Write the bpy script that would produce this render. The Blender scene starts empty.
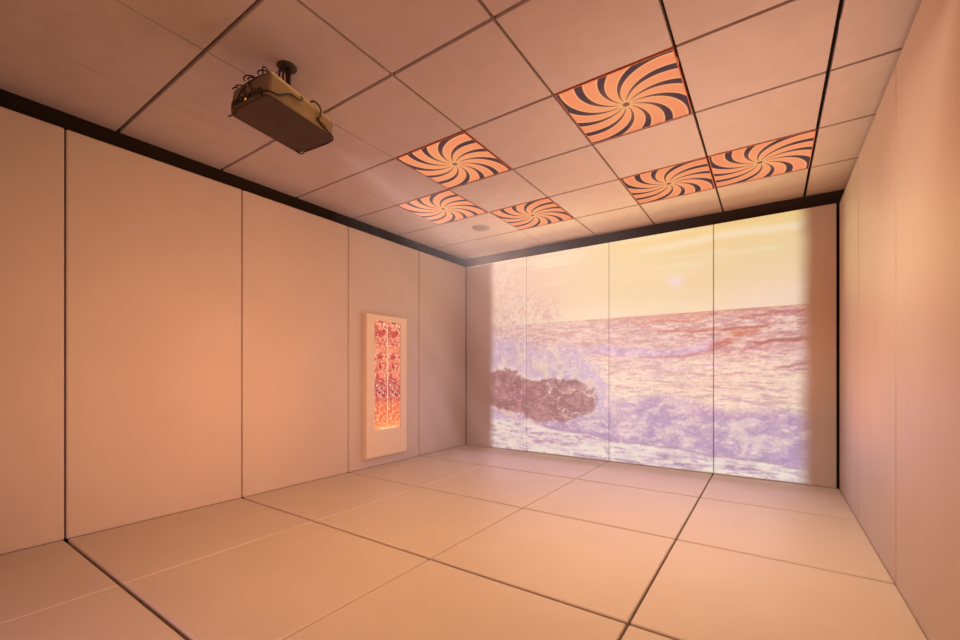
import bpy, bmesh, math, random
import numpy as np
from mathutils import Vector, Matrix

random.seed(4)
scene = bpy.context.scene
COL = scene.collection

# ------------------------------------------------------------------ sizes (metres)
W = 3.699            # clear width between the padded side walls
PAD = 0.096          # thickness of the wall padding
PADTOP = 2.291       # top of the padding
CEIL = 2.418         # underside of the ceiling tiles
YREAR = -5.70        # padding face behind the camera
ROWS = [0.0, -0.889, -1.853, -2.817, -3.778, -4.739, YREAR]      # seams along the side walls and floor
COLS = [0.0, 0.890, 1.839, 2.808, W]                             # seams across the floor and back wall
GX0, GY0, G = 0.482, -0.5224, 0.6                                # ceiling grid

# ------------------------------------------------------------------ helpers
def link(o, parent=None):
    COL.objects.link(o)
    if parent is not None:
        o.parent = parent
    return o

def obj(name, bm, mat, parent=None, smooth=False):
    me = bpy.data.meshes.new(name)
    bmesh.ops.recalc_face_normals(bm, faces=bm.faces)
    bm.to_mesh(me)
    bm.free()
    me.materials.append(mat)
    if smooth:
        for p in me.polygons:
            p.use_smooth = True
    return link(bpy.data.objects.new(name, me), parent)

def tag(o, label=None, cat=None, group=None, kind=None):
    if label: o['label'] = label
    if cat: o['category'] = cat
    if group: o['group'] = group
    if kind: o['kind'] = kind
    return o

def thing(name, label, cat, loc=(0, 0, 0), rot=(0, 0, 0), group=None):
    o = bpy.data.objects.new(name, None)
    o.empty_display_size = 0.1
    o.location = loc
    o.rotation_euler = rot
    link(o)
    return tag(o, label, cat, group)

def add_box(bm, x0, x1, y0, y1, z0, z1, bevel=0.0, seg=3):
    r = bmesh.ops.create_cube(bm, size=1.0)
    vs = r['verts']
    for v in vs:
        v.co = Vector(((x0 + x1) / 2 + v.co.x * (x1 - x0), (y0 + y1) / 2 + v.co.y * (y1 - y0), (z0 + z1) / 2 + v.co.z * (z1 - z0)))
    if bevel > 0:
        es = {e for v in vs for e in v.link_edges}
        bmesh.ops.bevel(bm, geom=list(es), offset=bevel, segments=seg, profile=0.5, affect='EDGES', clamp_overlap=True)
    return bm

def box(*a, **k):
    return add_box(bmesh.new(), *a, **k)

def catmull(pts, n=8):
    P = [Vector(p) for p in pts]
    out = []
    for i in range(len(P) - 1):
        p0 = P[max(i - 1, 0)]; p1 = P[i]; p2 = P[i + 1]; p3 = P[min(i + 2, len(P) - 1)]
        for k in range(n):
            t = k / n
            out.append(0.5 * ((2 * p1) + (-p0 + p2) * t + (2 * p0 - 5 * p1 + 4 * p2 - p3) * t * t + (-p0 + 3 * p1 - 3 * p2 + p3) * t ** 3))
    out.append(P[-1])
    return out

def tube(pts, r, seg=8, n=8, bm=None):
    bm = bm or bmesh.new()
    P = catmull(pts, n)
    prev = None
    nrm = None
    rings = []
    for i, p in enumerate(P):
        t = (P[min(i + 1, len(P) - 1)] - P[max(i - 1, 0)]).normalized()
        if nrm is None:
            nrm = t.orthogonal().normalized()
        nrm = (nrm - t * nrm.dot(t)).normalized()
        b = t.cross(nrm)
        rings.append([bm.verts.new(p + (nrm * math.cos(2 * math.pi * k / seg) + b * math.sin(2 * math.pi * k / seg)) * r) for k in range(seg)])
    for a, c in zip(rings[:-1], rings[1:]):
        for k in range(seg):
            bm.faces.new((a[k], a[(k + 1) % seg], c[(k + 1) % seg], c[k]))
    bm.faces.new(rings[0]); bm.faces.new(rings[-1])
    return bm

def lathe(prof, seg=40, center=(0, 0, 0)):
    """prof: (radius, z) list, closed at the axis ends"""
    bm = bmesh.new()
    c = Vector(center)
    rings = []
    for r, z in prof:
        if r < 1e-6:
            rings.append([bm.verts.new(c + Vector((0, 0, z)))])
        else:
            rings.append([bm.verts.new(c + Vector((r * math.cos(2 * math.pi * k / seg), r * math.sin(2 * math.pi * k / seg), z))) for k in range(seg)])
    for a, b in zip(rings[:-1], rings[1:]):
        for k in range(seg):
            if len(a) == 1 and len(b) == 1:
                continue
            if len(a) == 1:
                bm.faces.new((a[0], b[(k + 1) % seg], b[k]))
            elif len(b) == 1:
                bm.faces.new((a[k], a[(k + 1) % seg], b[0]))
            else:
                bm.faces.new((a[k], a[(k + 1) % seg], b[(k + 1) % seg], b[k]))
    return bm

# ------------------------------------------------------------------ materials
class NT:
    def __init__(self, tree):
        self.t = tree
        self.n = tree.nodes
    def node(self, kind, **kw):
        nd = self.n.new(kind)
        for k, v in kw.items():
            setattr(nd, k, v)
        return nd
    def set(self, sock, v):
        if isinstance(v, bpy.types.NodeSocket):
            self.t.links.new(v, sock)
        else:
            sock.default_value = v
    def m(self, op, a, b=0.0, c=0.0, clamp=False):
        nd = self.node('ShaderNodeMath', operation=op, use_clamp=clamp)
        self.set(nd.inputs[0], a); self.set(nd.inputs[1], b); self.set(nd.inputs[2], c)
        return nd.outputs[0]
    def step(self, v, lo, hi, a=0.0, b=1.0):
        nd = self.node('ShaderNodeMapRange', interpolation_type='SMOOTHSTEP')
        self.set(nd.inputs['Value'], v)
        self.set(nd.inputs['From Min'], lo); self.set(nd.inputs['From Max'], hi)
        self.set(nd.inputs['To Min'], a); self.set(nd.inputs['To Max'], b)
        return nd.outputs[0]
    def mix(self, f, a, b):
        nd = self.node('ShaderNodeMix', data_type='RGBA')
        self.set(nd.inputs[0], f); self.set(nd.inputs[6], a); self.set(nd.inputs[7], b)
        return nd.outputs[2]

def lin(c):
    return tuple(((v / 255) / 12.92 if v / 255 <= 0.04045 else ((v / 255 + 0.055) / 1.055) ** 2.4) for v in c)
def lin4(*c):
    return lin(c) + (1.0,)

def principled(name, color, rough=0.6, metal=0.0, spec=0.4, noise=0.0, nscale=6.0, bump=0.0, bscale=300.0):
    mt = bpy.data.materials.new(name)
    mt.use_nodes = True
    t = NT(mt.node_tree)
    b = mt.node_tree.nodes['Principled BSDF']
    b.inputs['Roughness'].default_value = rough
    b.inputs['Metallic'].default_value = metal
    b.inputs['Specular IOR Level'].default_value = spec
    c = tuple(color) + (1.0,)
    tc = t.node('ShaderNodeTexCoord')
    if noise > 0:
        n = t.node('ShaderNodeTexNoise')
        t.set(n.inputs['Vector'], tc.outputs['Object'])
        n.inputs['Scale'].default_value = nscale
        n.inputs['Detail'].default_value = 4
        f = t.step(n.outputs['Fac'], 0.3, 0.7)
        lo = tuple(v * (1 - noise) for v in color) + (1.0,)
        t.set(b.inputs['Base Color'], t.mix(f, lo, c))
    else:
        b.inputs['Base Color'].default_value = c
    if bump > 0:
        n2 = t.node('ShaderNodeTexNoise')
        t.set(n2.inputs['Vector'], tc.outputs['Object'])
        n2.inputs['Scale'].default_value = bscale
        bp = t.node('ShaderNodeBump')
        bp.inputs['Strength'].default_value = bump
        bp.inputs['Distance'].default_value = 0.002
        t.set(bp.inputs['Height'], n2.outputs['Fac'])
        t.set(b.inputs['Normal'], bp.outputs['Normal'])
    return mt

def emissive(name, color, strength):
    mt = bpy.data.materials.new(name)
    mt.use_nodes = True
    nt = mt.node_tree
    nt.nodes.remove(nt.nodes['Principled BSDF'])
    e = nt.nodes.new('ShaderNodeEmission')
    e.inputs[0].default_value = tuple(color) + (1.0,)
    e.inputs[1].default_value = strength
    nt.links.new(e.outputs[0], nt.nodes['Material Output'].inputs[0])
    return mt

M = {}
M['pad'] = principled('cream_vinyl_wall_padding', (0.56, 0.47, 0.41), 0.55, spec=0.3, noise=0.04, nscale=2.5, bump=0.10)
M['mat'] = principled('cream_vinyl_floor_padding', (0.60, 0.50, 0.43), 0.5, spec=0.35, noise=0.04, nscale=3.0, bump=0.10)
M['tile'] = principled('mineral_fibre_ceiling_tile', (0.56, 0.47, 0.43), 0.85, spec=0.15, noise=0.05, nscale=9.0, bump=0.25, bscale=220.0)
M['gap'] = principled('dark_backing_board', (0.022, 0.014, 0.011), 0.9, spec=0.1)
M['backgap'] = principled('lightened_backing_board', (0.055, 0.040, 0.030), 0.9, spec=0.1)  # board colour lightened so the back recess looks lit
M['floorgap'] = principled('dark_subfloor', (0.10, 0.055, 0.035), 0.9, spec=0.1)
M['ceilgap'] = principled('dark_ceiling_grid', (0.012, 0.008, 0.006), 0.9, spec=0.1)
M['frame'] = principled('white_panel_surround', (0.74, 0.60, 0.44), 0.45, spec=0.4)
M['proj'] = principled('champagne_projector_casing', (0.205, 0.142, 0.094), 0.5, metal=0.2, spec=0.4, noise=0.12, nscale=14)
M['dark'] = principled('dark_brown_plastic', (0.045, 0.028, 0.02), 0.55, spec=0.4)
M['under'] = principled('projector_underside_shade', (0.05, 0.033, 0.026), 0.6, spec=0.3)  # darker than the case: shade beneath it put into the colour
M['cable'] = principled('black_cable_rubber', (0.018, 0.011, 0.009), 0.5, spec=0.4)
M['stud'] = principled('brass_stud', (0.30, 0.18, 0.08), 0.4, metal=0.8)
M['glass'] = principled('coated_lens_glass', (0.03, 0.03, 0.05), 0.08, spec=0.8)
M['led'] = emissive('amber_indicator', lin((255, 140, 60)), 1.2)
M['trimred'] = principled('orange_red_panel_edge', (0.55, 0.16, 0.06), 0.5)
M['lensglow'] = emissive('lit_projection_lens', (1.0, 0.86, 0.80), 6.0)

# ------------------------------------------------------------------ the room shell
def wall(name, bm, mat):
    return tag(obj(name, bm, mat), kind='structure')

B = 0.10  # thickness of the boards behind the padding
wl = wall('wall_left', box(-PAD - B, -PAD, YREAR - PAD, PAD, -0.06, CEIL + 0.05), M['gap'])
wr = wall('wall_right', box(W + PAD, W + PAD + B, YREAR - PAD, PAD, -0.06, CEIL + 0.05), M['gap'])
wb = wall('wall_back', box(-PAD - B, W + PAD + B, PAD, PAD + B, -0.06, CEIL + 0.05), M['backgap'])
wf = wall('wall_front', box(-PAD - B, W + PAD + B, YREAR - PAD - B, YREAR - PAD, -0.06, CEIL + 0.05), M['gap'])
fl = wall('floor', box(-PAD - B, W + PAD + B, YREAR - PAD - B, PAD + B, -0.11, -0.045), M['floorgap'])
ce = wall('ceiling', box(-PAD - B, W + PAD + B, YREAR - PAD - B, PAD + B, CEIL + 0.035, CEIL + 0.10), M['ceilgap'])

g = 0.0035   # half a wall seam
BV = 0.009
for a, b in zip(ROWS[:-1], ROWS[1:]):
    top = a - g if a != 0 else -0.004
    bot = b + g if b != YREAR else YREAR + 0.004
    obj('wall_padding', box(-PAD, 0.0, bot, top, -0.004, PADTOP, bevel=BV), M['pad'], wl)
    obj('wall_padding', box(W, W + PAD, bot - 0.003 * (b != YREAR), top - 0.003 * (a != 0), -0.03, PADTOP, bevel=0.012), M['pad'], wr)
bs = [0.0, 0.878, 1.850, 2.813, W]
for i, (a, b) in enumerate(zip(bs[:-1], bs[1:])):
    ga, gb = 0.002, 0.002
    if i == 0: ga = 0.002
    if i == 3: gb = 0.016
    obj('wall_padding', box(a + ga, b - gb, 0.0, PAD, -0.004, PADTOP, bevel=0.006), M['pad'], wb)
    obj('wall_padding', box(a + 0.003, b - 0.003, YREAR - PAD, YREAR, 0.003, PADTOP, bevel=BV), M['pad'], wf)

cgap = {0.890: 0.0004, 1.839: 0.003, 2.808: 0.0046}
rgap = {-0.889: 0.0075}
for i in range(4):
    for j in range(6):
        x0, x1 = COLS[i], COLS[i + 1]
        y1, y0 = ROWS[j], ROWS[j + 1]
        l = x0 + cgap.get(x0, 0.0) if i else 0.002
        r = x1 - cgap.get(x1, 0.0) if i < 3 else W - 0.0008
        t = y1 - rgap.get(y1, 0.0075) if j else -0.003
        q = y0 + rgap.get(y0, 0.0075) if j < 5 else YREAR + 0.003
        obj('floor_mat', box(l, r, q, t, -0.045, 0.0, bevel=0.008), M['mat'], fl)

# ceiling tiles; six bays hold light panels
SW = {(3, 2): 'D', (1, 2): 'A', (0, 1): 'B', (1, 0): 'C', (3, 0): 'E', (4, 0): 'F'}
xs = [-PAD + 0.004] + [GX0 + G * k for k in range(6)] + [W + PAD - 0.004]
xg = [0, 0.003, 0.0035, 0.0065, 0.0065, 0.0065, 0.009, 0]
ys = [PAD - 0.004] + [GY0 - G * k for k in range(9)] + [YREAR - PAD + 0.004]
TH = 0.018
for i in range(len(xs) - 1):
    for j in range(len(ys) - 1):
        bay = (i - 1, j - 1)     # bay (a, b): x from GX0+a*G, y from GY0-b*G back to GY0-(b+1)*G
        x0, x1 = xs[i] + xg[i], xs[i + 1] - xg[i + 1]
        gy_ = 0.009 if j else 0
        y1, y0 = ys[j] - gy_, ys[j + 1] + (0.009 if j < len(ys) - 2 else 0)
        if bay in SW:
            continue
        obj('ceiling_tile', box(x0, x1, y0, y1, CEIL, CEIL + TH + 0.017, bevel=0.0025, seg=2), M['tile'], ce)

# ------------------------------------------------------------------ swirl light panels
def swirl_material():
    mt = bpy.data.materials.new('swirl_printed_diffuser')
    mt.use_nodes = True
    nt = mt.node_tree
    nt.nodes.remove(nt.nodes['Principled BSDF'])
    t = NT(nt)
    tc = t.node('ShaderNodeTexCoord')
    sx = t.node('ShaderNodeSeparateXYZ')
    t.set(sx.inputs[0], tc.outputs['Object'])
    u = t.m('DIVIDE', sx.outputs[0], 0.3)
    v = t.m('DIVIDE', sx.outputs[1], 0.3)
    r = t.m('SQRT', t.m('ADD', t.m('MULTIPLY', u, u), t.m('MULTIPLY', v, v)))
    th = t.m('ARCTAN2', v, u)
    tw = t.m('ADD', math.radians(-16), t.m('ADD', t.m('MULTIPLY', r, math.radians(30)), t.m('MULTIPLY', t.m('MULTIPLY', r, r), math.radians(10))))
    ph = t.m('DIVIDE', t.m('SUBTRACT', th, tw), math.radians(30))
    d = t.m('ABSOLUTE', t.m('SUBTRACT', t.m('FRACT', t.m('ADD', ph, 100.5)), 0.5))      # 0 on the middle of an arm
    w = t.m('ADD', 0.075, t.m('MULTIPLY', r, 0.105))
    w = t.m('MINIMUM', w, 0.172)
    darkm = t.step(t.m('SUBTRACT', d, w), -0.025, 0.025, 1.0, 0.0)
    rim = t.step(t.m('ABSOLUTE', t.m('SUBTRACT', d, t.m('ADD', w, 0.045))), 0.0, 0.05, 1.0, 0.0)
    far = t.step(r, 0.04, 0.14)
    darkm = t.m('MULTIPLY', darkm, far)
    hub = t.step(r, 0.05, 0.075, 1.0, 0.0)
    ring = t.step(t.m('ABSOLUTE', t.m('SUBTRACT', r, 0.11)), 0.0, 0.05, 1.0, 0.0)
    c = t.mix(t.step(r, 0.0, 1.2), lin4(255, 166, 112), lin4(252, 148, 104))
    c = t.mix(t.m('MULTIPLY', rim, 0.8), c, lin4(252, 190, 128))
    c = t.mix(t.m('MULTIPLY', ring, 0.8), c, lin4(245, 190, 125))
    c = t.mix(darkm, c, t.mix(t.step(r, 0.2, 0.9), lin4(150, 92, 80), lin4(92, 63, 65)))
    c = t.mix(hub, c, lin4(150, 92, 74))
    e = t.node('ShaderNodeEmission')
    t.set(e.inputs[0], c)
    e.inputs[1].default_value = 0.93
    nt.links.new(e.outputs[0], nt.nodes['Material Output'].inputs[0])
    return mt

M['swirl'] = swirl_material()
h = 0.294
SWLAB = {
    'D': 'orange swirl ceiling light panel standing alone, largest and highest of the six in the photo',
    'A': 'bright orange swirl ceiling light panel, the one closest to the hanging projector',
    'B': 'pinkish hazy swirl ceiling light panel on the left wall side of the round speaker grille',
    'C': 'pinkish hazy swirl ceiling light panel to the right of the round speaker grille',
    'E': 'orange swirl ceiling light panel, left one of the touching pair by the back wall',
    'F': 'orange swirl ceiling light panel, right one of the touching pair, closest to the right wall',
}
def make_swirl(bay, key, proto=None):
    cx = GX0 + G * (bay[0] + 0.5)
    cy = GY0 - G * (bay[1] + 0.5)
    if proto is None:
        root = thing('swirl_light_panel', SWLAB[key], 'ceiling light', (cx, cy, CEIL), group='swirl light panels in the ceiling')
        obj('diffuser', box(-h + .004, h - .004, -h + .004, h - .004, 0.001, 0.012, bevel=0.001, seg=1), M['swirl'], root)
        bm = bmesh.new()
        for a in ((-h, h, -h, -h + .004), (-h, h, h - .004, h), (-h, -h + .004, -h + .004, h - .004), (h - .004, h, -h + .004, h - .004)):
            add_box(bm, *a, 0.0, 0.03)
        obj('panel_edge', bm, M['trimred'], root)
        return root
    root = proto.copy(); COL.objects.link(root)
    root.location = (cx, cy, CEIL)
    root['label'] = SWLAB[key]
    for ch in list(proto.children):
        c = ch.copy(); COL.objects.link(c); c.parent = root
    return root
proto = None
for bay, key in SW.items():
    o = make_swirl(bay, key, proto)
    proto = proto or o

# ------------------------------------------------------------------ ceiling speaker
def grille_material():
    mt = principled('perforated_speaker_grille', (0.30, 0.25, 0.23), 0.6)
    t = NT(mt.node_tree)
    tc = t.node('ShaderNodeTexCoord')
    vo = t.node('ShaderNodeTexVoronoi')
    vo.inputs['Scale'].default_value = 160
    vo.inputs['Randomness'].default_value = 0.0
    t.set(vo.inputs['Vector'], tc.outputs['Object'])
    f = t.step(vo.outputs['Distance'], 0.25, 0.35)
    t.set(mt.node_tree.nodes['Principled BSDF'].inputs['Base Color'], t.mix(f, (0.12, 0.10, 0.09, 1), (0.33, 0.28, 0.26, 1)))
    return mt
sp = thing('ceiling_speaker', 'round grey speaker grille set in a pale ceiling tile near the back left corner', 'speaker', (0.784, -0.818, CEIL))
obj('grille', lathe([(0, -0.006), (0.05, -0.0055), (0.082, -0.004), (0.086, 0.0), (0, 0.0)], 48), grille_material(), sp, True)
obj('rim', lathe([(0.083, -0.0005), (0.084, -0.0055), (0.090, -0.0055), (0.093, -0.0005)], 48), principled('speaker_rim_grey', (0.36, 0.31, 0.29), 0.6), sp, True)

# ------------------------------------------------------------------ wall light panel (mirrored bubble pattern)
def bubble_material():
    mt = bpy.data.materials.new('glowing_bubble_pattern')
    mt.use_nodes = True
    nt = mt.node_tree
    nt.nodes.remove(nt.nodes['Principled BSDF'])
    t = NT(nt)
    tc = t.node('ShaderNodeTexCoord')
    sx = t.node('ShaderNodeSeparateXYZ')
    t.set(sx.inputs[0], tc.outputs['Object'])
    yy, zz = sx.outputs[1], sx.outputs[2]
    uu = t.m('WRAP', yy, 0.175, 0.0)                # the same column twice
    co = t.node('ShaderNodeCombineXYZ')
    t.set(co.inputs[0], t.m('MULTIPLY', uu, 1.0)); t.set(co.inputs[1], zz)
    n0 = t.node('ShaderNodeTexNoise'); n0.inputs['Scale'].default_value = 16; n0.inputs['Detail'].default_value = 3
    t.set(n0.inputs['Vector'], co.outputs[0])
    va = t.node('ShaderNodeVectorMath', operation='MULTIPLY_ADD')
    t.set(va.inputs[0], n0.outputs['Color']); va.inputs[1].default_value = (0.06, 0.06, 0.0); t.set(va.inputs[2], co.outputs[0])
    vo = t.node('ShaderNodeTexVoronoi'); vo.inputs['Scale'].default_value = 20
    vo.feature = 'F1'
    t.set(vo.inputs['Vector'], va.outputs[0])
    ve = t.node('ShaderNodeTexVoronoi'); ve.feature = 'DISTANCE_TO_EDGE'; ve.inputs['Scale'].default_value = 20
    t.set(ve.inputs['Vector'], va.outputs[0])
    n1 = t.node('ShaderNodeTexNoise'); n1.inputs['Scale'].default_value = 30; n1.inputs['Detail'].default_value = 5
    t.set(n1.inputs['Vector'], co.outputs[0])
    zf = t.m('DIVIDE', zz, 1.08)                     # 0 bottom .. 1 top
    cell = t.node('ShaderNodeSeparateXYZ'); t.set(cell.inputs[0], vo.outputs['Color'])
    base = t.mix(cell.outputs[0], lin4(200, 66, 62), lin4(250, 140, 104))
    low = t.step(zf, 0.34, 0.10)
    base = t.mix(low, base, lin4(250, 118, 66))
    mid = t.m('MULTIPLY', t.step(t.m('ABSOLUTE', t.m('SUBTRACT', zf, 0.37)), 0.02, 0.14, 1.0, 0.0), t.step(n1.outputs['Fac'], 0.4, 0.6))
    base = t.mix(t.m('MULTIPLY', mid, 0.75), base, lin4(150, 62, 92))
    dk = t.m('MULTIPLY', t.step(cell.outputs[1], 0.90, 0.94), t.step(vo.outputs['Distance'], 0.40, 0.22))
    base = t.mix(t.m('MULTIPLY', dk, t.step(zf, 0.25, 0.32)), base, lin4(82, 30, 84))
    edge = t.step(ve.outputs['Distance'], 0.0, 0.09, 1.0, 0.0)
    hl = t.m('MULTIPLY', edge, t.step(n1.outputs['Fac'], 0.42, 0.56))
    base = t.mix(t.m('MULTIPLY', hl, 0.9), base, lin4(255, 214, 170))
    shade = t.m('MULTIPLY', edge, t.step(n1.outputs['Fac'], 0.46, 0.34))
    base = t.mix(t.m('MULTIPLY', shade, 0.55), base, lin4(150, 42, 52))
    spk = t.m('MULTIPLY', t.step(cell.outputs[2], 0.82, 0.86), t.step(vo.outputs['Distance'], 0.22, 0.10))
    base = t.mix(spk, base, lin4(255, 236, 196))
    glow = t.step(zf, 0.10, 0.0)
    base = t.mix(t.m('MULTIPLY', glow, 0.5), base, lin4(255, 190, 120))
    e = t.node('ShaderNodeEmission')
    t.set(e.inputs[0], base)
    e.inputs[1].default_value = 1.0
    nt.links.new(e.outputs[0], nt.nodes['Material Output'].inputs[0])
    return mt

bp = thing('mounted_light_panel', 'tall cream framed panel with glowing orange pink bubble pattern on the left wall', 'light panel', (0.0016, -1.408, 0.093))
FY, FH, DEP = 0.275, 1.412, 0.052
oy, oz0, oz1 = 0.178, 0.268, 1.350        # opening in the surround
bm = bmesh.new()
v = {}
def quadstrip():
    out = [(-FY, 0), (FY, 0), (FY, FH), (-FY, FH)]
    inn = [(-oy, oz0), (oy, oz0), (oy, oz1), (-oy, oz1)]
    bvl = 0.012
    o0 = [bm.verts.new((0.0, a, b)) for a, b in out]
    o1 = [bm.verts.new((DEP - bvl, a, b)) for a, b in out]
    def ins(p, d):
        return (p[0] - math.copysign(d, p[0]), p[1] + (d if p[1] < FH / 2 else -d))
    o2 = [bm.verts.new((DEP - bvl * 0.3, *ins(p, bvl * 0.3))) for p in out]
    o3 = [bm.verts.new((DEP, *ins(p, bvl))) for p in out]
    i0 = [bm.verts.new((DEP, a, b)) for a, b in inn]
    i1 = [bm.verts.new((DEP - 0.012, a, b)) for a, b in inn]
    i2 = [bm.verts.new((0.0, a, b)) for a, b in inn]
    seq = [o0, o1, o2, o3, i0, i1, i2, o0]
    for A_, B_ in zip(seq[:-1], seq[1:]):
        for k in range(4):
            bm.faces.new((A_[k], A_[(k + 1) % 4], B_[(k + 1) % 4], B_[k]))
quadstrip()
obj('surround', bm, M['frame'], bp)
scr = obj('glowing_screen', box(DEP - 0.030, DEP - 0.010, -oy, oy, 0, oz1 - oz0), bubble_material(), bp)
scr.location = (0, 0, oz0)
obj('bright_strip', box(DEP - 0.0115, DEP - 0.007, -0.0045, 0.0045, oz0 + 0.003, oz1 - 0.03, bevel=0.0015, seg=1), emissive('pale_orange_reflection_glow', lin((255, 196, 140)), 1.0), bp)  # glowing bar stands in for the reflection down the panel's middle
obj('bright_strip', box(DEP - 0.0115, DEP - 0.007, -0.10, 0.10, oz0 + 0.002, oz0 + 0.014, bevel=0.0015, seg=1), emissive('pale_base_light', lin((255, 214, 160)), 1.0), bp)

# ------------------------------------------------------------------ projector on its ceiling mount
PX, PY = 1.300, -3.252
pr = thing('ceiling_projector', 'dark bronze projector with loose black cables hanging from a round ceiling mount', 'projector', (PX, PY, CEIL))
tilt = Matrix.Rotation(math.radians(5.0), 4, 'Z') @ Matrix.Rotation(math.radians(-7.5), 4, 'X')
ctr = Vector((-0.014, 0.002, -0.245))
def T(p):
    x, y, z = p
    if z < 0:                                     # the case gets thinner towards its front
        z += 0.036 * max(0.0, (y / HY + 1) / 2) * min(1.3, -z / HZ)
    return ctr + (tilt @ Vector((x, y, z)))
HX, HY, HZ = 0.146, 0.190, 0.066
def rounded_slab(z0, z1, inset, mat, name, rb=0.0, rt=0.0):
    """outline with big rounded front corners, small rear ones, edges softened at z0 by rb and at z1 by rt"""
    def outline(d):
        x, y = HX - inset - d, HY - inset - d
        pts = []
        for cxs, cys, r, a0 in ((1, 1, 0.055, 0), (-1, 1, 0.012, 90), (-1, -1, 0.028, 180), (1, -1, 0.020, 270)):
            r = max(r - inset - d, 0.004)
            for k in range(7):
                a = math.radians(a0 + 15 * k)
                pts.append((cxs * (x - r) + r * math.cos(a), cys * (y - r) + r * math.sin(a)))
        return pts
    levels = []
    for k in range(5):
        a = math.radians(90 * k / 4)
        levels.append((z0 + rb * (1 - math.sin(a)), rb * (1 - math.cos(a)))[::1] if False else (z0 + rb * (1 - math.cos(a)), rb * (1 - math.sin(a))))
    for k in range(5):
        a = math.radians(90 * k / 4)
        levels.append((z1 - rt * (1 - math.sin(a)), rt * (1 - math.cos(a))))
    bm = bmesh.new()
    rings = [[bm.verts.new(T((x, y, z))) for x, y in outline(d)] for z, d in levels]
    for A_, B_ in zip(rings[:-1], rings[1:]):
        n = len(A_)
        for k in range(n):
            bm.faces.new((A_[k], A_[(k + 1) % n], B_[(k + 1) % n], B_[k]))
    bm.faces.new(rings[0]); bm.faces.new(rings[-1])
    bmesh.ops.remove_doubles(bm, verts=bm.verts, dist=1e-6)
    return obj(name, bm, mat, pr)
rounded_slab(-HZ + 0.006, HZ, 0.0, M['proj'], 'casing', rb=0.010, rt=0.030)
rounded_slab(-HZ, -HZ + 0.012, 0.003, M['under'], 'shaded_underside', rb=0.004, rt=0.002)  # separate slab that carries the painted underside shade
def bxT(name, x0, x1, y0, y1, z0, z1, mat, parent=pr, bevel=0.002):
    bm = box(x0, x1, y0, y1, z0, z1, bevel=bevel, seg=2)
    for vv in bm.verts:
        vv.co = T(vv.co)
    return obj(name, bm, mat, parent)
con = bxT('connector_strip', -0.098, 0.112, -HY - 0.016, -HY + 0.006, -HZ + 0.004, -HZ + 0.036, M['cable'])
for k in range(4):
    bxT('socket', -0.08 + 0.047 * k, -0.052 + 0.047 * k, -HY - 0.021, -HY - 0.014, -HZ + 0.016, -HZ + 0.030, M['cable'], con, 0.001)
bxT('indicator_light', 0.010, 0.020, -HY - 0.0185, -HY - 0.014, -HZ + 0.007, -HZ + 0.013, M['led'], con, 0.001)
# lens on the front face
lb = lathe([(0, -0.02), (0.046, -0.02), (0.046, 0.012), (0.040, 0.016), (0.036, 0.008), (0, 0.008)], 32)
for vv in lb.verts:
    c = vv.co.copy()
    vv.co = T((c.x + 0.02, HY + c.z, c.y + 0.0))
ln = obj('lens_barrel', lb, M['dark'], pr)
lg = lathe([(0, 0.012), (0.018, 0.0115), (0.035, 0.0085), (0, 0.0085)], 32)
for vv in lg.verts:
    c = vv.co.copy()
    vv.co = T((c.x + 0.02, HY + c.z, c.y + 0.0))
obj('lens', lg, M['lensglow'], ln, True)
# mount
obj('mount_plate', lathe([(0, 0), (0.046, 0), (0.046, -0.004), (0.041, -0.010), (0.022, -0.016), (0, -0.016)], 40), M['dark'], pr, False)
obj('mount_pole', lathe([(0, -0.01), (0.012, -0.01), (0.012, -0.182), (0, -0.182)], 24, (0.010, 0, 0)), M['dark'], pr, True)
obj('mount_bracket', box(-0.045, 0.055, -0.035, 0.035, -0.186, -0.172, bevel=0.003, seg=2), M['dark'], pr)
# cables and safety wires
def cable(pts, r=0.0042, name='cable'):
    return obj(name, tube(pts, r), M['cable'], pr, True)
def loc(x, y, z):
    return tuple(T((x, y, z)))
cable([(-0.022, -0.02, -0.012), (-0.024, -0.03, -0.08), (-0.02, -0.03, -0.15), (-0.02, -0.03, -0.18)], 0.005)
cable([(0.03, -0.03, -0.012), (0.034, -0.04, -0.09), (0.06, -0.04, -0.17), loc(0.10, -0.02, HZ + 0.006), loc(HX + 0.008, -0.03, HZ - 0.03), loc(HX + 0.010, -0.045, 0.012),
       loc(HX + 0.006, -0.09, 0.010), loc(HX + 0.006, -0.12, -0.014), loc(HX + 0.004, -0.145, -0.036), loc(HX - 0.004, -0.185, -0.045), loc(HX - 0.05, -HY - 0.020, -0.05)], 0.0045)
cable([(-0.03, -0.02, -0.014), (0.0, -0.08, -0.10), loc(0.08, -0.165, HZ + 0.002)], 0.0016, 'safety_wire')
def ring_loop(x, s, lean=0.0):
    pts = []
    for k in range(11):
        a = math.radians(-60 + 300 * k / 10)
        pts.append(loc(x + 0.45 * s * math.cos(a), -HY + 0.010 + 0.9 * s * math.cos(a) + lean * math.sin(a), HZ - 0.016 + s * 0.9 + s * math.sin(a)))
    return pts
for x, s in ((-0.122, 0.012), (-0.096, 0.014), (-0.018, 0.024), (0.0, 0.016), (0.078, 0.019)):
    cable(ring_loop(x, s, 0.01), 0.003, 'cable_loop')
cable([loc(0.075, -HY + 0.01, HZ - 0.002), loc(0.092, -HY, HZ + 0.020), loc(0.105, -HY + 0.03, HZ + 0.004), loc(0.11, -0.10, HZ + 0.003)], 0.003)
cable([loc(-0.02, -HY + 0.02, HZ + 0.002), loc(-0.035, -HY - 0.006, 0.02), loc(-0.055, -HY - 0.010, -0.01), loc(-0.06, -HY - 0.012, -0.03)], 0.0034)
cable([loc(-0.005, -HY + 0.02, HZ + 0.002), loc(0.005, -HY - 0.006, 0.03), loc(0.03, -HY - 0.010, 0.0), loc(0.055, -HY - 0.012, -0.032)], 0.0034)
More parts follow.
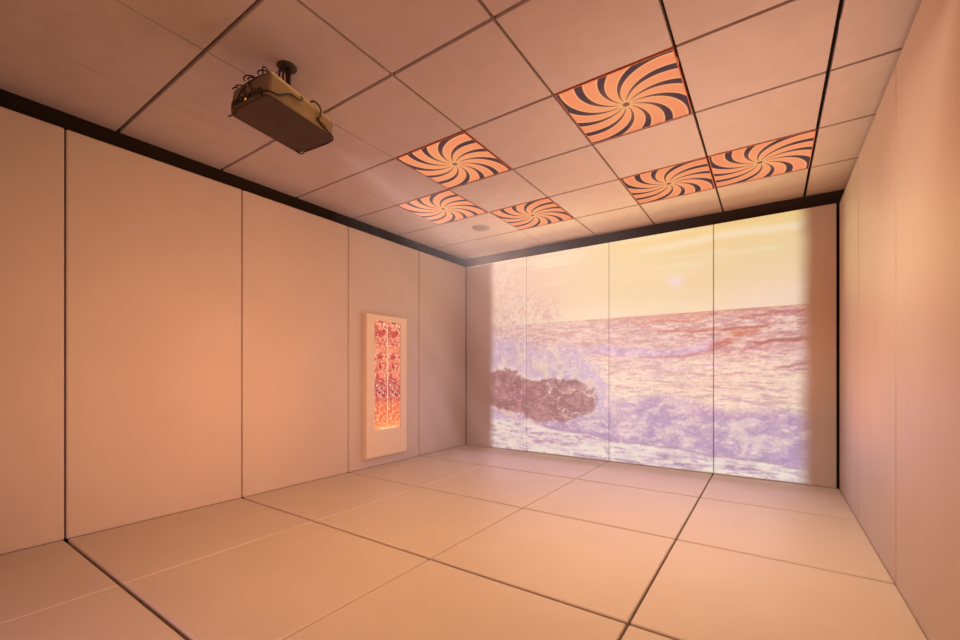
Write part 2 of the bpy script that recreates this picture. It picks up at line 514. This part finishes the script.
cable([loc(-0.04, -HY - 0.005, 0.03), loc(-0.02, -HY - 0.010, 0.0), loc(0.0, -HY - 0.012, -0.032)], 0.003)
# rear top edge seal
cable([loc(-0.115, -HY + 0.012, HZ - 0.016), loc(-0.06, -HY + 0.010, HZ - 0.008), loc(0.06, -HY + 0.010, HZ - 0.006), loc(0.125, -HY + 0.016, HZ - 0.016)], 0.0045)
# corner hooks under the rear left and front left corners
cable([loc(-0.130, -HY + 0.03, -0.045), loc(-0.136, -HY + 0.008, -0.072), loc(-0.124, -HY - 0.006, -0.088), loc(-0.104, -HY + 0.002, -0.080), loc(-0.094, -HY + 0.014, -0.064)], 0.0032, 'corner_hook')
cable([loc(-0.128, HY - 0.04, -0.055), loc(-0.126, HY - 0.02, -0.078), loc(-0.118, HY - 0.004, -0.086), loc(-0.106, HY + 0.002, -0.074), loc(-0.098, HY - 0.002, -0.060)], 0.0032, 'corner_hook')
# loop at the front of the right side, then a guard wire along the lower front edge
cable([loc(0.10, 0.035, HZ + 0.002), loc(HX - 0.01, 0.045, HZ + 0.012), loc(HX + 0.010, 0.07, HZ - 0.012), loc(HX + 0.010, 0.072, 0.012), loc(HX + 0.004, 0.062, -0.004)], 0.0045)
cable([loc(HX + 0.004, 0.062, -0.004), loc(HX + 0.004, 0.09, -0.024), loc(HX + 0.003, 0.13, -0.044), loc(HX - 0.012, HY - 0.012, -0.055), loc(HX - 0.06, HY + 0.003, -0.060), loc(0.0, HY + 0.003, -0.062), loc(-0.10, HY + 0.002, -0.062)], 0.0048)
for k in range(3):
    bm = lathe([(0, -0.004), (0.006, -0.004), (0.006, 0.003), (0.003, 0.006), (0, 0.006)], 14)
    for vv in bm.verts:
        c = vv.co.copy()
        vv.co = T((HX + c.z, 0.080 + 0.020 * k + c.x, 0.006 - 0.006 * k + c.y))
    obj('stud', bm, M['stud'], pr, True)

# ------------------------------------------------------------------ the projected seascape (light falling on the back wall)
X0, X1, Z0, Z1 = 0.30, 3.58, 0.006, 2.286
NX, NZ = 660, 460
gx = np.linspace(X0, X1, NX)
gz = np.linspace(Z0, Z1, NZ)
X, Z = np.meshgrid(gx, gz)
rng = np.random.RandomState(7)
def vnoise(x, y, seed):
    r = np.random.RandomState(seed).rand(256, 256)
    xi = np.floor(x).astype(int); yi = np.floor(y).astype(int)
    fx = x - xi; fy = y - yi
    fx = fx * fx * (3 - 2 * fx); fy = fy * fy * (3 - 2 * fy)
    a = r[yi % 256, xi % 256]; b = r[yi % 256, (xi + 1) % 256]
    c = r[(yi + 1) % 256, xi % 256]; d = r[(yi + 1) % 256, (xi + 1) % 256]
    return (a * (1 - fx) + b * fx) * (1 - fy) + (c * (1 - fx) + d * fx) * fy
def fbm(x, y, seed, octv=5, gain=0.5):
    s = 0; a = 1; t = 0
    for k in range(octv):
        s = s + a * vnoise(x * 2 ** k + 17 * k, y * 2 ** k + 31 * k, seed + k)
        t += a; a *= gain
    return s / t
def ss(x, a, b):
    t = np.clip((x - a) / (b - a), 0, 1)
    return t * t * (3 - 2 * t)
def C(*c):
    return np.array(c, float)[None, None, :]
def mx(a, b, f):
    return a * (1 - f[..., None]) + b * f[..., None]
def interp(xs_, zs_):
    return np.interp(X, xs_, zs_)

wx = X + 0.05 * (fbm(X * 5, Z * 5, 90, 4) - .5)
wz = Z + 0.05 * (fbm(X * 5, Z * 5, 95, 4) - .5)

# sky
img = mx(C(236, 196, 168) + 0 * X[..., None], C(243, 209, 162), ss(X, 0.9, 2.2))
img = mx(img, C(248, 206, 140), ss(Z, 1.95, 2.30) * ss(X, 1.2, 2.6))
img = mx(img, C(248, 218, 190), ss(Z, 1.80, 1.5) * 0.7)
img = mx(img, C(249, 214, 196), ss(X, 2.6, 3.4) * ss(Z, 1.95, 1.55) * 0.6)
st = fbm(X * 1.6, Z * 14, 3, 4)
img = mx(img, C(253, 228, 190), ss(st, 0.5, 0.75) * 0.45 * ss(Z, 1.6, 2.1))
ws = np.exp(-((Z - interp([2.0, 2.5, 2.9, 3.5], [2.14, 2.15, 2.18, 2.15])) / 0.035) ** 2) * ss(X, 2.0, 2.4)
img = mx(img, C(252, 226, 196), ws * 0.7)
sg = np.exp(-(((X - 2.49) / 0.07) ** 2 + ((Z - 1.80) / 0.055) ** 2))
img = mx(img, C(248, 216, 222), sg * 0.8)
# sea from the horizon down
HZN = 1.497
sea = mx(C(216, 166, 160) + 0 * X[..., None], C(240, 200, 188), ss(fbm(X * 13, Z * 60, 11, 6, .6), 0.38, 0.62))
sea = mx(sea, C(228, 160, 134), ss(Z, 1.40, 1.49) * ss(X, 0.8, 2.6) * 0.7)
sea = mx(sea, C(198, 134, 132), ss(fbm(X * 11, Z * 70, 21, 6, .6), 0.52, 0.68) * ss(Z, 1.05, 1.25) * (0.30 + 0.55 * ss(X, 1.8, 2.8)))
# cream wash in the middle
cream = mx(C(234, 196, 182) + 0 * X[..., None], C(244, 212, 190), ss(fbm(X * 14, Z * 60, 31, 6, .6), 0.38, 0.58))
cream = mx(cream, C(204, 152, 156), ss(fbm(X * 9, Z * 80, 41, 6, .58), 0.55, 0.68) * 0.75)
cream = mx(cream, C(226, 184, 198), ss(fbm(X * 3, Z * 9, 51, 4), 0.5, 0.7) * 0.5)
sea = mx(sea, cream, ss(Z + 0.12 * (fbm(X * 4, Z * 10, 61, 4) - .5), 1.12, 1.02))
# far swell: a lilac back with warm dark ripples to its right
top = interp([0.4, 1.6, 1.8, 2.26, 2.5, 2.72, 2.86, 2.95], [1.26, 1.22, 1.22, 1.16, 1.16, 1.21, 1.24, 1.22])
bot = interp([0.4, 1.6, 2.26, 2.54, 2.80, 2.95], [1.12, 1.12, 1.08, 1.09, 1.14, 1.20])
sw = ss(wz, bot - 0.015, bot + 0.02) * ss(wz, top + 0.02, top - 0.03) * ss(X, 1.2, 1.9) * ss(X, 2.95, 2.80)
lil = mx(C(206, 160, 190) + 0 * X[..., None], C(228, 190, 202), ss(fbm(X * 16 + Z * 10, Z * 46, 71, 6, .6), 0.40, 0.62))
sea = mx(sea, lil, sw * 0.9)
under = np.exp(-((wz - bot + 0.005) / 0.012) ** 2) * ss(X, 1.9, 2.6) * ss(X, 2.98, 2.9)
sea = mx(sea, C(186, 112, 120), under * 0.7)
for x0, z0, x1, z1, t_, col in ((2.30, 1.335, 2.85, 1.325, .012, (206, 122, 104)), (2.85, 1.315, 3.24, 1.335, .016, (186, 100, 84)), (2.94, 1.27, 3.16, 1.278, .024, (206, 112, 74)), (2.78, 1.17, 2.97, 1.22, .028, (196, 104, 92)),
                                (3.10, 1.19, 3.52, 1.20, .018, (176, 98, 96)), (3.00, 1.10, 3.22, 1.19, .012, (190, 112, 112)), (3.28, 0.97, 3.52, 1.04, .014, (184, 116, 128)), (3.38, 0.955, 3.54, 0.975, .010, (172, 104, 122)),
                                (2.10, 1.42, 2.75, 1.43, .012, (224, 140, 116)), (3.0, 1.42, 3.55, 1.45, .012, (196, 116, 112)), (2.28, 0.925, 2.78, 0.912, .010, (212, 160, 160)), (2.85, 0.918, 3.12, 0.92, .008, (204, 146, 150)),
                                (3.02, 0.815, 3.34, 0.765, .012, (206, 150, 164)), (2.9, 0.71, 3.28, 0.64, .010, (200, 148, 176)), (2.35, 0.82, 2.65, 0.80, .009, (214, 158, 156)), (1.9, 0.98, 2.3, 0.96, .010, (216, 160, 160))):
    tt = np.clip((wx - x0) / (x1 - x0), 0, 1)
    dz = wz - (z0 + (z1 - z0) * tt) + 0.03 * (fbm(X * 16, Z * 16, 83, 3) - .5)
    m_ = np.exp(-(dz / t_) ** 2) * ss(wx, x0 - .04, x0 + .06) * ss(wx, x1 + .04, x1 - .06)
    sea = mx(sea, C(*col), m_ * 0.85)
rr = ss(fbm(X * 9 - Z * 10, Z * 34 + X * 3, 131, 5), 0.56, 0.66) * ss(X, 2.7, 3.1) * ss(Z, 0.98, 1.10)
sea = mx(sea, C(196, 126, 134), rr * 0.7)
img = mx(img, sea, ss(Z, HZN + 0.006, HZN - 0.006))
# near breaker
ntop = interp([0.3, 1.3, 1.7, 1.86, 2.26, 2.54, 2.75, 2.94, 3.22, 3.6], [0.50, 0.44, 0.54, 0.64, 0.68, 0.70, 0.64, 0.56, 0.60, 0.58])
nbot = interp([0.3, 0.6, 0.9, 1.2, 1.6, 1.86, 2.26, 2.54, 2.8, 3.1, 3.3, 3.6], [0.44, 0.42, 0.36, 0.29, 0.27, 0.22, 0.20, 0.19, 0.17, 0.16, 0.14, 0.12])
nw = ss(wz, nbot - 0.02, nbot + 0.03) * ss(wz, ntop + 0.06, ntop - 0.06)
curl = fbm(X * 9 + 2.2 * fbm(X * 5, Z * 5, 141, 4), Z * 15 + 2.6 * fbm(X * 5, Z * 5, 151, 4), 161, 6, 0.66)
foam = mx(C(196, 150, 180) + 0 * X[..., None], C(222, 182, 190), ss(curl, 0.38, 0.60))
foam = mx(foam, C(240, 208, 200), ss(curl, 0.55, 0.70) * 0.65)
foam = mx(foam, C(180, 138, 176), ss(fbm(X * 9, Z * 22, 171, 6, .6), 0.54, 0.70) * 0.6)
foam = mx(foam, C(236, 200, 186), ss(fbm(X * 3, Z * 6, 175, 4), 0.48, 0.66) * ss(wz, nbot + 0.12, ntop) * 0.7)
img = mx(img, foam, nw * 0.93)
edge_ = np.exp(-((wz - nbot) / 0.014) ** 2) * ss(X, 0.9, 1.2)
img = mx(img, C(176, 126, 160), edge_ * 0.65)
# wet sheet at the foot of the wall
sh = mx(C(248, 222, 206) + 0 * X[..., None], C(234, 202, 200), ss(fbm(X * 9, Z * 40, 181, 6, .6), 0.42, 0.6))
pd = ss(fbm(X * 8 + Z * 3, Z * 46, 191, 6, .6), 0.54, 0.66)
sh = mx(sh, C(194, 150, 172), pd * 0.7)
sh = mx(sh, C(206, 168, 216), ss(Z, 0.30, 0.42) * ss(X, 1.4, 0.8) * 0.6)
for x0, z0, x1, z1, t_ in ((0.92, 0.225, 1.68, 0.235, .011), (0.95, 0.13, 1.56, 0.155, .016), (2.3, 0.12, 2.56, 0.10, .03), (2.45, 0.05, 2.72, 0.04, .02), (2.86, 0.085, 3.2, 0.075, .012), (0.36, 0.075, 0.5, 0.06, .02), (1.5, 0.04, 2.2, 0.03, .01)):
    tt = np.clip((wx - x0) / (x1 - x0), 0, 1)
    dz = wz - (z0 + (z1 - z0) * tt)
    sh = mx(sh, C(178, 124, 150), np.exp(-(dz / t_) ** 2) * ss(wx, x0 - .03, x0 + .06) * ss(wx, x1 + .03, x1 - .06) * (0.35 + 0.5 * ss(fbm(X * 20, Z * 30, 201, 4), .4, .6)))
img = mx(img, sh, ss(wz, nbot + 0.005, nbot - 0.03))
# bursting plume behind and right of the rock
pl = np.clip(ss(X, 1.95, 1.60) * ss(wz, 1.30, 1.10) * ss(Z, 0.50, 0.60), 0, 1)
ptx = interp([0.3, 0.6, 0.9, 1.2, 1.5, 1.7, 1.95], [1.46, 1.42, 1.30, 1.27, 1.22, 1.08, 0.75])
pl = ss(Z + 0.14 * (fbm(X * 7, Z * 6, 211, 5) - .5), ptx + 0.06, ptx - 0.10) * ss(Z, 0.40, 0.52) * ss(X + .1 * (fbm(X * 8, Z * 8, 215, 4) - .5), 1.98, 1.78)
stre = fbm(X * 17 + Z * 5, Z * 10, 221, 6, 0.66)
pc = mx(C(218, 180, 194) + 0 * X[..., None], C(240, 204, 188), ss(stre, 0.38, 0.62))
lv = np.exp(-(((X - 0.55) / 0.20) ** 2 + ((Z - 1.16) / 0.12) ** 2)) + np.exp(-(((X - 1.45) / 0.26) ** 2 + ((Z - 1.0) / 0.16) ** 2)) + np.exp(-(((X - 1.72) / 0.10) ** 2 + ((Z - 0.72) / 0.22) ** 2))
pc = mx(pc, C(206, 170, 200), np.clip(lv, 0, 1) * 0.7 * (0.5 + 0.5 * ss(stre, 0.6, 0.4)))
img = mx(img, pc, pl * 0.88)
# rock
from_poly = [(0.20, 0.86), (0.34, 0.90), (0.48, 0.97), (0.65, 0.97), (0.78, 0.92), (0.89, 0.86), (1.12, 0.85), (1.3, 0.86), (1.5, 0.86), (1.61, 0.80), (1.70, 0.76), (1.72, 0.64), (1.68, 0.52), (1.57, 0.47), (1.35, 0.40), (1.17, 0.36), (1.02, 0.365), (0.89, 0.40), (0.82, 0.46), (0.62, 0.47), (0.45, 0.51), (0.20, 0.56)]
def sdist(px, pz, poly):
    d = np.full(px.shape, 1e9); ins = np.zeros(px.shape, bool)
    for (xa, za), (xb, zb) in zip(poly, poly[1:] + poly[:1]):
        ex, ez = xb - xa, zb - za
        t = np.clip(((px - xa) * ex + (pz - za) * ez) / (ex * ex + ez * ez), 0, 1)
        d = np.minimum(d, np.hypot(px - xa - t * ex, pz - za - t * ez))
        cr = (za > pz) != (zb > pz)
        ins ^= cr & (px < (xb - xa) * (pz - za) / (zb - za + 1e-12) + xa)
    return np.where(ins, d, -d)
sd = sdist(wx, wz, from_poly) + 0.05 * (fbm(X * 14, Z * 14, 231, 4) - .5)
rk = mx(C(176, 118, 116) + 0 * X[..., None], C(200, 140, 136), ss(fbm(X * 18, Z * 22, 241, 6, 0.66), 0.38, 0.62))
rk = mx(rk, C(164, 108, 108), ss(fbm(X * 7, Z * 16, 251, 5), 0.55, 0.68) * 0.6)
vein = 1.3 * np.abs(fbm(X * 6, Z * 5, 261, 5) - .5)
rk = mx(rk, C(238, 204, 190), ss(vein, 0.030, 0.004) * ss(fbm(X * 3, Z * 3, 271, 3), 0.40, 0.6) * 0.85)
rk = mx(rk, C(150, 96, 96), np.exp(-((sd - 0.012) / 0.012) ** 2) * ss(Z, 0.75, 0.85) * 0.6)
img = mx(img, rk, ss(sd, -0.022, 0.018) * 0.95)
rimf = np.exp(-((sd + 0.0) / 0.03) ** 2) * ss(fbm(X * 10, Z * 10, 281, 4), 0.5, 0.65) * ss(Z, 0.7, 0.8)
img = mx(img, C(250, 224, 208), rimf * 0.8)
# fine wisps and ripples over all of the water and rock
hf = 0.55 * fbm(X * 30 + 3 * fbm(X * 8, Z * 8, 401, 3), Z * 62, 411, 3, .7) + 0.45 * fbm(X * 60 - Z * 20, Z * 60, 421, 2, .7)
hf = np.clip((hf - 0.5) * 4.0, -1, 1)
wet = ss(Z, HZN + 0.004, HZN - 0.02)
img = img * (1 + (0.075 * hf * wet)[..., None])
img = mx(img, C(246, 216, 200), ss(hf, 0.35, 0.9) * wet * 0.35)
# spray flung up the left side: fine darker and lighter droplets
spd = np.exp(-(((X - 0.55) / 0.20) ** 2 + ((Z - 2.02) / 0.24) ** 2)) * .8 + np.exp(-(((X - 0.80) / 0.26) ** 2 + ((Z - 1.74) / 0.17) ** 2)) + np.exp(-(((X - 1.12) / 0.16) ** 2 + ((Z - 1.62) / 0.12) ** 2)) * 1.1 + np.exp(-(((X - 0.55) / 0.3) ** 2 + ((Z - 1.5) / 0.16) ** 2))
spd = np.clip(spd, 0, 1)
d1 = vnoise(X * 70, Z * 70, 301) * 0.6 + 0.4 * vnoise(X * 30, Z * 30, 302)
img = mx(img, C(204, 150, 144), ss(d1, 0.50, 0.70) * spd * 0.85)
img = mx(img, C(254, 230, 206), ss(1 - d1, 0.62, 0.76) * spd * 0.6)
img = mx(img, C(230, 186, 176), spd * 0.35)

v_ = np.clip(img, 0, 255) / 255.0
lin_img = np.where(v_ <= 0.04045, v_ / 12.92, ((v_ + 0.055) / 1.055) ** 2.4)
WALL_L, WALL_R = C(0.385, 0.172, 0.125), C(0.41, 0.145, 0.070)     # what the room light already gives the wall
lin_img = np.clip(0.97 * lin_img - mx(WALL_L + 0 * lin_img, WALL_R + 0 * lin_img, ss(X, 0.3, 2.2)), 0.0, 4.0)
# soft projected edges; the seams between the pads swallow the light
wob = 0.03 * (fbm(X * 3, Z * 7, 311, 4) - .5)
al = ss(X + wob, 0.335, 0.475) * ss(X + wob, 3.545, 3.40) * ss(Z, 0.0, 0.02)
for s_, k_ in ((0.878, 0.35), (1.850, 0.45), (2.813, 0.85)):
    al = al * (1 - k_ * np.exp(-((X - s_) / 0.0045) ** 2))
lin_img = lin_img * al[..., None]
verts = np.stack([X, np.full_like(X, -0.0035), Z], -1).reshape(-1, 3)
idx = np.arange(NX * NZ).reshape(NZ, NX)
faces = np.stack([idx[:-1, :-1], idx[:-1, 1:], idx[1:, 1:], idx[1:, :-1]], -1).reshape(-1, 4)
me = bpy.data.meshes.new('projected_seascape')
me.vertices.add(len(verts)); me.vertices.foreach_set('co', verts.astype(np.float32).ravel())
me.loops.add(faces.size); me.loops.foreach_set('vertex_index', faces.astype(np.int32).ravel())
me.polygons.add(len(faces)); me.polygons.foreach_set('loop_start', np.arange(0, faces.size, 4, dtype=np.int32))
me.update(calc_edges=True)
ca = me.color_attributes.new('picture', 'FLOAT_COLOR', 'POINT')
ca.data.foreach_set('color', np.concatenate([lin_img.reshape(-1, 3), np.ones((NX * NZ, 1))], 1).astype(np.float32).ravel())
mt = bpy.data.materials.new('projected_light_picture')
mt.use_nodes = True
nt = mt.node_tree
nt.nodes.remove(nt.nodes['Principled BSDF'])
at = nt.nodes.new('ShaderNodeAttribute'); at.attribute_name = 'picture'
em = nt.nodes.new('ShaderNodeEmission')
em.inputs[1].default_value = 1.0
nt.links.new(at.outputs['Color'], em.inputs[0])
ge_ = nt.nodes.new('ShaderNodeNewGeometry')          # light thrown back by the wall goes into the room only
on_ = nt.nodes.new('ShaderNodeMath'); on_.operation = 'SUBTRACT'; on_.inputs[0].default_value = 1.0
nt.links.new(ge_.outputs['Backfacing'], on_.inputs[1]); nt.links.new(on_.outputs[0], em.inputs[1])
tr = nt.nodes.new('ShaderNodeBsdfTransparent')
ad = nt.nodes.new('ShaderNodeAddShader')
nt.links.new(em.outputs[0], ad.inputs[0]); nt.links.new(tr.outputs[0], ad.inputs[1])
nt.links.new(ad.outputs[0], nt.nodes['Material Output'].inputs[0])
me.materials.append(mt)
po = link(bpy.data.objects.new('projected_seascape', me))
tag(po, 'large projected picture of purple surf and brown rock under yellow sky on back wall', 'projection')

# ------------------------------------------------------------------ lights
def area(name, loc_, target, sx, sy, energy, color):
    l = bpy.data.lights.new(name, 'AREA')
    l.shape = 'RECTANGLE'; l.size = sx; l.size_y = sy
    l.energy = energy; l.color = color
    o = bpy.data.objects.new(name, l)
    o.location = loc_
    o.rotation_euler = (Vector(target) - Vector(loc_)).to_track_quat('-Z', 'Y').to_euler()
    return link(o)
ONLY = None
FILL_LIGHTS = [  # fill lights added without fixtures to brighten walls, floor and ceiling
    # name, location, aim, size x, size y, watts (r, g, b), spread in degrees
    ('screen_glow_upper_fill', (2.2, -0.22, 1.85), (2.2, -3.0, 1.85), 2.6, 0.7, (9.0, 7.4, 3.5), 180),  # this and the next: added before the picture to strengthen its glow
    ('screen_glow_lower_fill', (1.9, -0.22, 0.55), (1.9, -3.0, 0.55), 2.9, 0.7, (6.1, 4.4, 7.4), 180),
    ('right_side_fill', (3.35, -5.3, 0.9), (0.0, -1.9, 0.9), 0.6, 0.8, (10.5, 5.5, 2.8), 110),
    ('low_rear_fill', (2.0, -5.3, 0.5), (1.2, -1.0, 0.4), 1.6, 0.5, (5.1, 2.6, 4.6), 100),
    ('overhead_middle_fill', (2.2, -2.7, 2.36), (2.2, -2.7, 0.0), 1.6, 1.4, (17.0, 9.2, 3.1), 120),
    ('upward_fill', (2.9, -1.1, 0.25), (2.9, -0.9, 2.4), 1.0, 1.0, (8.9, 2.9, 0.2), 140),
    ('left_wall_fill', (3.55, -3.7, 0.9), (0.0, -2.75, 1.0), 0.5, 0.5, (9.2, 4.0, 1.6), 60),
    ('right_ceiling_fill', (3.0, -2.4, 0.25), (2.9, -1.5, 2.4), 0.8, 0.8, (5.1, 3.8, 3.0), 80),
    ('right_floor_fill', (3.2, -2.4, 2.3), (2.9, -1.2, 0.0), 0.8, 0.8, (9.5, 7.2, 5.2), 90),
    ('right_wall_fill', (0.3, -3.6, 1.6), (3.7, -2.6, 1.5), 0.6, 0.8, (3.5, 0.8, 0.1), 60),
    ('recess_fill', (0.45, -0.16, 2.345), (0.45, 0.1, 2.36), 0.8, 0.04, (0.5, 0.38, 0.30), 60),  # added unseen light that brightens the back left recess
    ('back_ceiling_fill', (1.5, -0.75, 0.25), (1.2, -0.40, 2.4), 1.8, 0.4, (3.6, 2.5, 1.7), 70),
]
for k_, (nm_, lo_, ta_, sx__, sy__, wt_, spd_) in enumerate(FILL_LIGHTS):
    if ONLY is not None:
        if ONLY != k_: continue
        wt_ = (14, 14, 14)
    pw_ = max(wt_)
    if pw_ <= 0: continue
    o_ = area(nm_, lo_, ta_, sx__, sy__, pw_, tuple(c / pw_ for c in wt_))
    o_.data.spread = math.radians(spd_)

# where the projector lens is and how wide its beam opens (painted as a glow into the air)
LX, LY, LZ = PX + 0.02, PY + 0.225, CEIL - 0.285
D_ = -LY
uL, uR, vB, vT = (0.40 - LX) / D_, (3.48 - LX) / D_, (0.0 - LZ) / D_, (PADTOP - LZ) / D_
HAZE_GLOW = 0.27  # strength of the air's own emission; nothing scatters
# ------------------------------------------------------------------ world: a closed dark room with a beam-shaped glow painted into its air
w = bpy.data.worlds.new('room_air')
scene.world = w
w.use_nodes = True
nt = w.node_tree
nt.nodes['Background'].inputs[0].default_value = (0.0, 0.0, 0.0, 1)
t = NT(nt)
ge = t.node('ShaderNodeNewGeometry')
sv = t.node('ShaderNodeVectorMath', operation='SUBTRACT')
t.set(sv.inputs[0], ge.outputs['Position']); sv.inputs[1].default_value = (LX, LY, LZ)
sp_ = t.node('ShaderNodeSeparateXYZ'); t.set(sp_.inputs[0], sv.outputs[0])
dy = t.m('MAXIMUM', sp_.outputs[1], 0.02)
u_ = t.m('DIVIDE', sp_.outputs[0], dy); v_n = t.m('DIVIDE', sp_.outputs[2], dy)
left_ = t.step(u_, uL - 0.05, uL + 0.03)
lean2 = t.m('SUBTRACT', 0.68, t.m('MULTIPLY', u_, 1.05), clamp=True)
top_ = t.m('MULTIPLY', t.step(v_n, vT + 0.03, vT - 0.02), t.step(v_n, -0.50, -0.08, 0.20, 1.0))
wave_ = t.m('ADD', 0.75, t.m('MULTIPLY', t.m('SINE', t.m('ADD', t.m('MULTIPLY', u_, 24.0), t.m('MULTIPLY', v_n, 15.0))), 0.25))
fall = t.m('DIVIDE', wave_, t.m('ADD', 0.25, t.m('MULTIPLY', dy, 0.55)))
beam_glow = t.m('MULTIPLY', t.m('MULTIPLY', t.m('MULTIPLY', left_, lean2), top_), fall)
beam_glow = t.m('MULTIPLY', beam_glow, t.m('GREATER_THAN', sp_.outputs[1], 0.03))
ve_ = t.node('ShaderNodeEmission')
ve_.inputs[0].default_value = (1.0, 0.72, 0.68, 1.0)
t.set(ve_.inputs[1], t.m('MULTIPLY', beam_glow, HAZE_GLOW))
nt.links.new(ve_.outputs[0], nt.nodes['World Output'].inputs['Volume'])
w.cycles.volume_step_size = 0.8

# ------------------------------------------------------------------ camera
cam = bpy.data.cameras.new('camera')
cam.sensor_width = 36.0
cam.lens = 425.18 * 36.0 / 960.0
cam.shift_y = 52.5 / 960.0
cam.clip_start = 0.02
co = link(bpy.data.objects.new('camera', cam))
co.location = (3.2446, -4.4315, 0.9296)
co.rotation_euler = (math.radians(90), 0, 0.5994)
scene.camera = co

scene.view_settings.view_transform = 'Standard'
scene.view_settings.look = 'None'
scene.view_settings.exposure = 0.0
scene.cycles.volume_bounces = 0
scene.cycles.volume_max_steps = 8
scene.cycles.max_bounces = 8
scene.cycles.diffuse_bounces = 4
